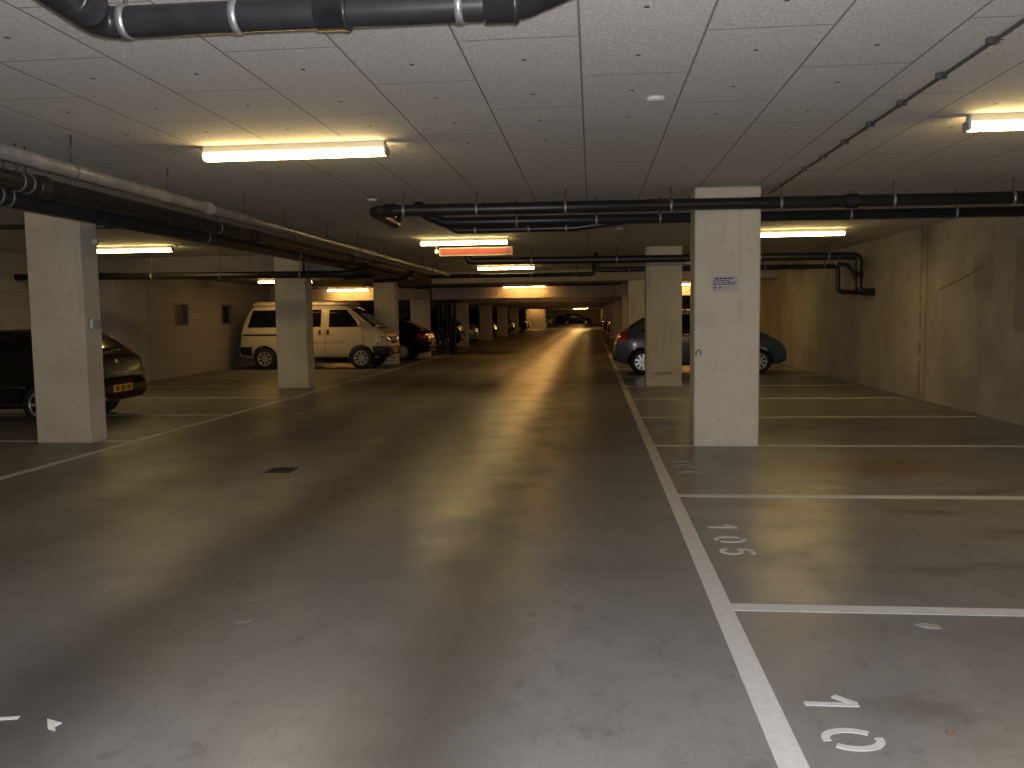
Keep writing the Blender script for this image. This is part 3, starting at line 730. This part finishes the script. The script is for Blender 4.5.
        va, vb, vc = [Vector(mb.v[k]) for k in (0, 1, nn + 1)]
        if (vb - va).cross(vc - va).dot(R[0][0][1]) < 0: mb.f = [tuple(reversed(f)) for f in mb.f]
        o = mb.build(name, mat, parent or s.root)
        if label: o['label'] = label
        return o
    def place(s, x, y, rz): s.root.location = (x, y, 0); s.root.rotation_euler.z = rz
    def plate(s, view, z, dark=False, w=.52, h=.11):
        sg = 1 if view == 'F' else -1; P, N = s.hit(view, 0, z); p = P.x + sg * .012
        o = MB().box(min(p, p + sg * .012), max(p, p + sg * .012), -w / 2, w / 2, z - h / 2, z + h / 2, .003).build('number_plate', M['plate'], s.root)
        t = MB(); y = -w * .40
        for k in range(8):
            if k in (2, 5): t.box(min(p + sg * .012, p + sg * .014), max(p + sg * .012, p + sg * .014), y + .012, y + .032, z - .006, z + .006)
            else: t.box(min(p + sg * .012, p + sg * .014), max(p + sg * .012, p + sg * .014), y + .006, y + .042, z - h * .32, z + h * .32)
            y += w * .8 / 8
        t.build('plate_marks', M['trim'], o)
    def mirror(s, x, z, sd):
        P, N = s.hit('L' if sd > 0 else 'R', x, z)
        MB().lathe([(.03, -.06), (.085, -.04), (.095, .0), (.08, .04), (.03, .06)], (x, P.y + sd * .10, z), (1, 0, 0), 14).build('wing_mirror', s.paint, s.root)
        MB().box(x - .03, x + .03, min(P.y - sd * .03, P.y + sd * .05), max(P.y - sd * .03, P.y + sd * .05), z - .05, z - .01).build('mirror_stalk', M['trim'], s.root)
    def handle(s, x, z, sd, mat, w=.16, h=.028):
        v = 'L' if sd > 0 else 'R'
        return s.patch('door_handle', v, [[(x, z), (x + w, z)], [(x, z + h), (x + w, z + h)]], mat, .03, 4, 2)
    def seams(s, sd, xs, z0, z1):
        v = 'L' if sd > 0 else 'R'
        for (xb, xt) in xs: s.patch('door_seam', v, [[(xb, z0), (xb + .012, z0)], [(xt, z1), (xt + .012, z1)]], M['arch'], .003, 1, 8)

def hatch_spec(L=3.85, W=1.66, H=1.42, wr=.29, boot=.0, rake=.55, over_r=.68, over_f=.78):
    r, f = -L / 2, L / 2; k = H / 1.42
    top = [(r, .62 * k), (r + .04, .80 * k), (r + .10 + boot * .2, .98 * k), (r + .18 + boot, 1.03 * k), (r + .18 + boot + rake, 1.345 * k), (r + .40 + boot + rake, 1.41 * k), (-.15, 1.42 * k),
           (.25, 1.39 * k), (1.02, .99 * k), (f - .35, .86 * k), (f - .10, .74 * k), (f, .58 * k)]
    bot = [(r, .30), (r + .25, .22), (-.5, .19), (.6, .19), (f - .25, .21), (f, .30)]
    h = W / 2
    wid = [(r, h * .86), (r + .10, h * .95), (r + .45, h), (.6, h), (f - .55, h * .985), (f - .15, h * .90), (f, h * .70)]
    belt = [(r, .92 * k), (r + .5, .94 * k), (.6, .89 * k), (f, .84 * k)]
    return dict(L=L, W=W, H=H, top=top, bot=bot, wid=wid, belt=belt, wr=wr, wheels=(r + over_r, f - over_f), k=k, rake=rake, boot=boot)
def dress_hatch(c, detail=True):
    sp = c.sp; k = sp['k']; L = sp['L']; W = sp['W'] / 2; r, f = -L / 2, L / 2; bt, rk = sp['boot'], sp['rake']
    x0 = r + .18 + bt
    for sd, v in ((1, 'L'), (-1, 'R')):
        zb, zt = .955 * k, 1.30 * k
        c.patch('side_window', v, [[(-.02, zb), (.80, zb - .03)], [(-.02, zt), (.26, zt)]], M['glass'], .006, 8, 6)
        c.patch('side_window', v, [[(x0 + .42, zb + .02), (-.09, zb)], [(x0 + rk * .75 + .12, zt - .03), (-.09, zt)]], M['glass'], .006, 8, 6)
        c.patch('sill', v, [[(r + .95, .23), (f - 1.05, .23)], [(r + .95, .31), (f - 1.05, .31)]], M['trim'], .012, 10, 2)
        if detail:
            c.seams(sd, [(-.055, -.055), (.93, .90)], .32, .93 * k); c.handle(.02, .84 * k, sd, M['trim'])
            c.patch('side_moulding', v, [[(r + .98, .52), (f - 1.1, .52)], [(r + .98, .57), (f - 1.1, .57)]], M['trim'], .012, 10, 2)
            c.mirror(.72, .98 * k, sd)
        if sp.get('lamp') == 'pillar':
            c.patch('tail_lamp', 'B', [[(sd * W * .70, .99 * k), (sd * W * .80, .99 * k)], [(sd * W * .62, 1.28 * k), (sd * W * .68, 1.28 * k)]], M['tail'], .008, 3, 6)
        else:
            c.patch('tail_lamp', v, [[(r + .06, .76 * k), (r + .34, .78 * k)], [(r + .12, .95 * k), (r + .38, .93 * k)]], M['tail'], .008, 4, 4)
            s0, s1 = (W * .66, W * .80); c.patch('tail_lamp', 'B', [[(sd * s0, .76 * k), (sd * s1, .76 * k)], [(sd * s0, .93 * k), (sd * s1 * .98, .93 * k)]], M['tail'], .008, 4, 4)
        c.patch('head_lamp', 'F', [[(sd * W * .48, .60 * k), (sd * W * .84, .62 * k)], [(sd * W * .50, .72 * k), (sd * W * .82, .76 * k)]], M['head'], .008, 6, 4)
    c.patch('rear_window', 'B', [[(-W * .66, 1.06 * k), (W * .66, 1.06 * k)], [(-W * .58, 1.33 * k), (W * .58, 1.33 * k)]], M['glass'], .008, 10, 6)
    c.patch('windscreen', 'T', [[(.98, -W * .70), (.98, W * .70)], [(.34, -W * .58), (.34, W * .58)]], M['glass'], .008, 10, 8)
    c.patch('rear_bumper', 'B', [[(-W * .82, .38), (W * .82, .38)], [(-W * .82, .52), (W * .82, .52)]], M['trim'], .022, 12, 3)
    c.patch('front_grille', 'F', [[(-W * .4, .36), (W * .4, .36)], [(-W * .4, .50), (W * .4, .50)]], M['trim'], .012, 8, 3)
    c.plate('B', sp.get('plate_z', .60)); c.plate('F', .45)
    if detail:
        c.patch('boot_trim', 'B', [[(-.3, .715 * k), (.3, .715 * k)], [(-.3, .74 * k), (.3, .74 * k)]], M['chrome' if c.paint is M['p_olive'] else 'trim'], .010, 6, 2)
        c.patch('emblem', 'B', [[(-.045, .86 * k), (.045, .86 * k)], [(-.045, .93 * k), (.045, .93 * k)]], M['chrome'], .010, 3, 3)
    return c

# dark hatchback behind the near left pillar (rear towards the aisle)
sp = hatch_spec(3.75, 1.66, 1.39, .29, -.06, .40, .78, .75); sp['spokes'] = 6; sp['lamp'] = 'pillar'; sp['plate_z'] = .47
hb = Car('hatchback', 'dark olive hatchback behind the near left pillar with a yellow plate', 'car', sp, M['p_olive']); dress_hatch(hb)
hb.place(-7.22 - 3.75 / 2, 12.2, PI)

# cream van, nose to the aisle
vs = dict(L=4.76, W=1.84, H=1.95, wr=.325, wheels=(-1.60, 1.30), spokes=8, tumble=.11,
    top=[(-2.38, .62), (-2.33, 1.0), (-2.24, 1.45), (-2.12, 1.80), (-1.98, 1.90), (-1.0, 1.945), (.4, 1.95), (.78, 1.90), (.98, 1.80), (1.66, 1.25), (1.86, 1.12), (2.00, 1.03), (2.07, .86), (2.11, .60)],
    bot=[(-2.38, .36), (-2.0, .30), (-.8, .27), (.8, .27), (1.9, .29), (2.11, .36)],
    wid=[(-2.38, .82), (-2.28, .88), (-1.9, .92), (1.4, .92), (1.75, .89), (1.99, .80), (2.11, .62)],
    belt=[(-2.38, 1.20), (1.5, 1.20), (2.11, 1.1)], k=1.)
vn = Car('van', 'cream camper van parked behind the left pillar with nose to the aisle', 'van', vs, M['p_cream'])
for sd, v in ((1, 'L'), (-1, 'R')):
    vn.patch('side_window', v, [[(-2.10, 1.24), (-.66, 1.24)], [(-1.96, 1.74), (-.66, 1.74)]], M['glass'], .006)
    vn.patch('side_window', v, [[(-.52, 1.24), (.12, 1.24)], [(-.52, 1.74), (.12, 1.74)]], M['glass'], .006)
    vn.patch('side_window', v, [[(.36, 1.23), (1.30, 1.23)], [(.36, 1.73), (.86, 1.73)]], M['glass'], .006)
    vn.patch('rub_strip', v, [[(-2.24, 1.0), (-.62, 1.0)], [(-2.24, 1.045), (-.62, 1.045)]], M['trim'], .012, 10, 2)
    vn.patch('lower_panel', v, [[(-2.35, .37), (-1.99, .33)], [(-2.36, .68), (-1.96, .68)]], M['trim'], .010, 4, 4)
    vn.patch('sill', v, [[(-1.18, .29), (.88, .29)], [(-1.18, .36), (.88, .36)]], M['trim'], .012, 10, 2)
    vn.patch('body_crease', v, [[(-1.15, .80), (.85, .80)], [(-1.15, .815), (.85, .815)]], M['p_cream'], .012, 10, 1)
    vn.seams(sd, [(.24, .24), (1.40, 1.34), (-.60, -.60)], .37, 1.18)
    vn.handle(.06, 1.02, sd, M['trim'], .06, .13); vn.handle(.30, 1.02, sd, M['trim'], .06, .13)
    vn.mirror(1.28, 1.33, sd)
    vn.patch('bumper_end', v, [[(1.69, .30), (2.06, .36)], [(1.64, .66), (2.09, .66)]], M['trim'], .020, 8, 4)
    vn.patch('indicator', v, [[(1.76, .70), (1.86, .70)], [(1.75, .76), (1.85, .76)]], M['amber'], .010, 3, 2)
    vn.patch('head_lamp', v, [[(1.88, .80), (2.07, .78)], [(1.86, .95), (2.02, .94)]], M['head'], .010, 5, 4)
    vn.patch('head_lamp', 'F', [[(sd * .40, .80), (sd * .74, .80)], [(sd * .40, .94), (sd * .72, .96)]], M['head'], .010, 5, 4)
    vn.patch('tail_lamp', 'B', [[(sd * .68, .72), (sd * .80, .72)], [(sd * .68, 1.15), (sd * .80, 1.15)]], M['tail'], .010, 3, 5)
vn.patch('windscreen', 'T', [[(1.66, -.845), (1.66, .845)], [(.99, -.765), (.99, .765)]], M['glass'], .008, 10, 8)
vn.patch('wiper_panel', 'T', [[(1.80, -.5), (1.80, .5)], [(1.72, -.55), (1.72, .55)]], M['trim'], .012, 8, 2)
vn.patch('grille', 'F', [[(-.36, .72), (.36, .72)], [(-.36, .92), (.36, .92)]], M['trim'], .012, 8, 3)
vn.patch('front_bumper', 'F', [[(-.66, .40), (.66, .40)], [(-.66, .64), (.66, .64)]], M['trim'], .022, 10, 3)
vn.patch('rear_window', 'B', [[(-.62, 1.25), (.62, 1.25)], [(-.56, 1.70), (.56, 1.70)]], M['glass'], .008, 8, 5)
vn.plate('F', .50)
rfm = MB()
for i, (a, b, z) in enumerate([(0, 0, 0)]): pass
pr = [(-2.02, .64), (-1.9, .70), (.30, .72), (.78, .70), (.92, .62)]
top = MB(); n = len(pr)
for z, ins in ((1.88, 0.0), (1.945, .015), (1.99, .09)):
    top.v += [(x + (ins if x < 0 else -ins * 2), -(w - ins), z - (.06 if x > .85 and z > 1.95 else 0)) for x, w in pr] + [(x + (ins if x < 0 else -ins * 2), (w - ins), z - (.06 if x > .85 and z > 1.95 else 0)) for x, w in reversed(pr)]
m2 = 2 * n
for k in range(2):
    for i in range(m2): top.face([k * m2 + i, k * m2 + (i + 1) % m2, (k + 1) * m2 + (i + 1) % m2, (k + 1) * m2 + i], 0, False)
top.face([2 * m2 + i for i in range(m2)], 0, False); top.face(list(range(m2 - 1, -1, -1)))
top.build('pop_up_roof', M['p_cream'], vn.root)
MB().box(-.55, .1, -.25, .25, 1.985, 2.02, .012).build('roof_hatch', M['trim'], vn.root)
sw = MB().lathe([(.30, 0), (.32, -.03), (.32, -.14), (.2, -.16)], (-2.30, .1, 1.02), (1, 0, -.12), 24).build('spare_wheel', M['tyre'], vn.root)
vn.place(-7.98, 24.62, 0)

# slate blue car on the right, tail to the aisle
bs = dict(L=4.30, W=1.76, H=1.60, wr=.31, wheels=(-1.46, 1.33), spokes=9, tumble=.16, k=1., rake=0, boot=0,
    top=[(-2.15, .55), (-2.10, .82), (-2.03, .98), (-1.90, 1.05), (-1.50, 1.36), (-1.16, 1.52), (-.7, 1.585), (0., 1.60), (.35, 1.56), (1.30, 1.08), (1.60, .97), (1.86, .82), (2.00, .70), (2.05, .55)],
    bot=[(-2.15, .36), (-1.95, .24), (-.6, .20), (.6, .20), (1.8, .20), (2.05, .28)],
    wid=[(-2.15, .74), (-2.05, .82), (-1.7, .875), (.9, .88), (1.5, .86), (1.9, .77), (2.05, .58)],
    belt=[(-2.15, .96), (-1.0, .99), (.9, .93), (2.05, .86)])
bc = Car('hatchback', 'slate blue hatchback half hidden behind the right pillars', 'car', bs, M['p_blue'])
for sd, v in ((1, 'L'), (-1, 'R')):
    bc.patch('side_window', v, [[(-1.52, 1.04), (-.98, 1.02)], [(-1.20, 1.38), (-.98, 1.42)]], M['glass'], .006)
    bc.patch('side_window', v, [[(-.92, 1.02), (-.08, 1.0)], [(-.92, 1.43), (-.08, 1.46)]], M['glass'], .006)
    bc.patch('side_window', v, [[(0.0, 1.0), (1.02, .97)], [(0.0, 1.46), (.42, 1.42)]], M['glass'], .006)
    bc.patch('roof_edge_glint', v, [[(-1.1, 1.485), (.40, 1.475)], [(-1.1, 1.505), (.40, 1.495)]], M['chrome'], .012, 12, 1)  # bright strip imitates the light caught along the roof edge
    bc.patch('belt_strip', v, [[(-1.5, .99), (1.0, .945)], [(-1.5, 1.01), (1.0, .962)]], M['chrome'], .010, 12, 1)
    bc.seams(sd, [(-.95, -.95), (-.04, -.04), (1.02, .98)], .32, .95)
    bc.handle(-.75, .86, sd, M['p_blue']); bc.handle(.12, .85, sd, M['p_blue']); bc.mirror(.92, 1.04, sd)
    bc.patch('tail_lamp', v, [[(-2.06, .80), (-1.90, .81)], [(-1.99, 1.0), (-1.80, 1.03)]], M['tail'], .010, 5, 5)
    bc.patch('tail_lamp', 'B', [[(sd * .56, .76), (sd * .74, .76)], [(sd * .58, .98), (sd * .72, .98)]], M['tail'], .010, 4, 4)
    bc.patch('head_lamp', 'F', [[(sd * .40, .62), (sd * .70, .64)], [(sd * .42, .74), (sd * .72, .82)]], M['head'], .010, 5, 4)
    bc.patch('sill', v, [[(-1.05, .22), (.92, .22)], [(-1.05, .29), (.92, .29)]], M['trim'], .012, 10, 2)
bc.patch('rear_window', 'B', [[(-.60, 1.10), (.60, 1.10)], [(-.54, 1.44), (.54, 1.44)]], M['glass'], .008, 10, 6)
bc.patch('rear_bumper', 'B', [[(-.70, .36), (.70, .36)], [(-.70, .50), (.70, .50)]], M['trim'], .02, 10, 3)
bc.patch('windscreen', 'T', [[(1.24, -.66), (1.24, .66)], [(.46, -.56), (.46, .56)]], M['glass'], .008, 10, 8)
bc.patch('boot_trim', 'B', [[(-.35, .80), (.35, .80)], [(-.35, .825), (.35, .825)]], M['chrome'], .010, 6, 2)
bc.plate('B', .66); bc.plate('F', .45)
bc.place(.55 + 2.15, 21.58, 0)

# black hatchback with a red tail lamp, left beyond the van
sp = hatch_spec(4.0, 1.70, 1.40, .30, .05, .50, .92, .80); sp['spokes'] = 10
bk = Car('hatchback', 'black hatchback with red tail lamp in front of the tan lit pillar', 'car', sp, M['p_black']); dress_hatch(bk)
bk.place(-5.58 - 2.0, 29.05, PI)

# distant cars
sp = hatch_spec(3.9, 1.68, 1.44, .29); far1 = Car('hatchback', 'x', 'car', sp, M['p_grey']); dress_hatch(far1, False)
sp = hatch_spec(4.3, 1.74, 1.66, .32, .0, .30); far2 = Car('estate_car', 'x', 'car', sp, M['p_black']); dress_hatch(far2, False)
sp = hatch_spec(4.1, 1.70, 1.45, .29, .25, .45); far3 = Car('saloon_car', 'x', 'car', sp, M['p_silver']); dress_hatch(far3, False)
used = set()
def far(c, x, y, rz, label, group):
    if c in used: r = copy_tree(c.root)
    else: r = c.root; used.add(c)
    r.location = (x, y, 0); r.rotation_euler.z = rz; tag(r, label, 'car', group)
GL, GR = 'distant cars in the left bays', 'distant cars in the right bays'
E_ = PI
far(far2, -6.05 - 2.15, 38.9, E_, 'black estate car with red tail lamp just right of the folded gate', GL)  # its tail lamps are plain red material without emission
far(far3, -6.1 - 2.05, 44.4, E_, 'silver saloon before the first distant left pillars', GL)
far(far1, -6.3 - 1.95, 55.0, E_, 'dark grey hatchback between two distant left pillars', GL)
far(far1, -6.0 - 1.95, 64.8, E_, 'dark hatchback with nose hidden behind a distant left pillar', GL)
far(far2, -5.7 - 2.15, 74.0, E_, 'tall black estate car before the orange wall block', GL)
far(far1, -6.2 - 1.95, 83.5, E_, 'dark hatchback standing before the orange wall block', GL)
far(far3, -5.1 - 2.05, 108.5, E_, 'silver saloon just beyond the orange wall block', GL)
far(far1, -5.2 - 1.95, 113.0, E_, 'dark hatchback second beyond the orange wall block', GL)
far(far2, -2.2, 124.0, 0, 'dark estate car standing across the far end of the aisle', 'cars at the far end')
far(far1, -4.6, 127.0, -PI / 2, 'dark hatchback facing the viewer at the far end of the aisle', 'cars at the far end')
far(far1, 1.05 + 1.95, 55.5, 0, 'dark hatchback tail out in the distant right bays, nearest there', GR)
far(far2, .95 + 2.15, 65.0, 0, 'black estate car tail out in the distant right bays', GR)
far(far3, .90 + 2.05, 74.5, 0, 'silver saloon tail out in the distant right bays', GR)
far(far1, .85 + 1.95, 84.0, 0, 'dark hatchback tail out, farthest in the right bays', GR)

# ------------------------------------------------------------------ light and view
w = bpy.data.worlds.new('world'); sc.world = w; w.use_nodes = True
w.node_tree.nodes['Background'].inputs[0].default_value = (.5, .42, .32, 1); w.node_tree.nodes['Background'].inputs[1].default_value = .0
# the camera's own flash, just above the lens
fl = bpy.data.lights.new('camera_flash', 'SPOT'); fl.energy = 700; fl.color = (.97, .965, 1.0); fl.spot_size = math.radians(150); fl.spot_blend = .5; fl.shadow_soft_size = .02
fo = bpy.data.objects.new('camera_flash', fl); COL.objects.link(fo)
fo.matrix_world = co.matrix_world.copy(); fo.location = Vector((0, 0, CH)) + u2 * .05 + r2 * .03
sc.view_settings.view_transform = 'Standard'; sc.view_settings.look = 'None'; sc.view_settings.gamma = 1; sc.view_settings.exposure = 0.0
sc.view_settings.use_curve_mapping = False
sc.cycles.use_denoising = True; sc.cycles.max_bounces = 8; sc.cycles.diffuse_bounces = 4; sc.cycles.glossy_bounces = 4; sc.cycles.sample_clamp_indirect = 4.0
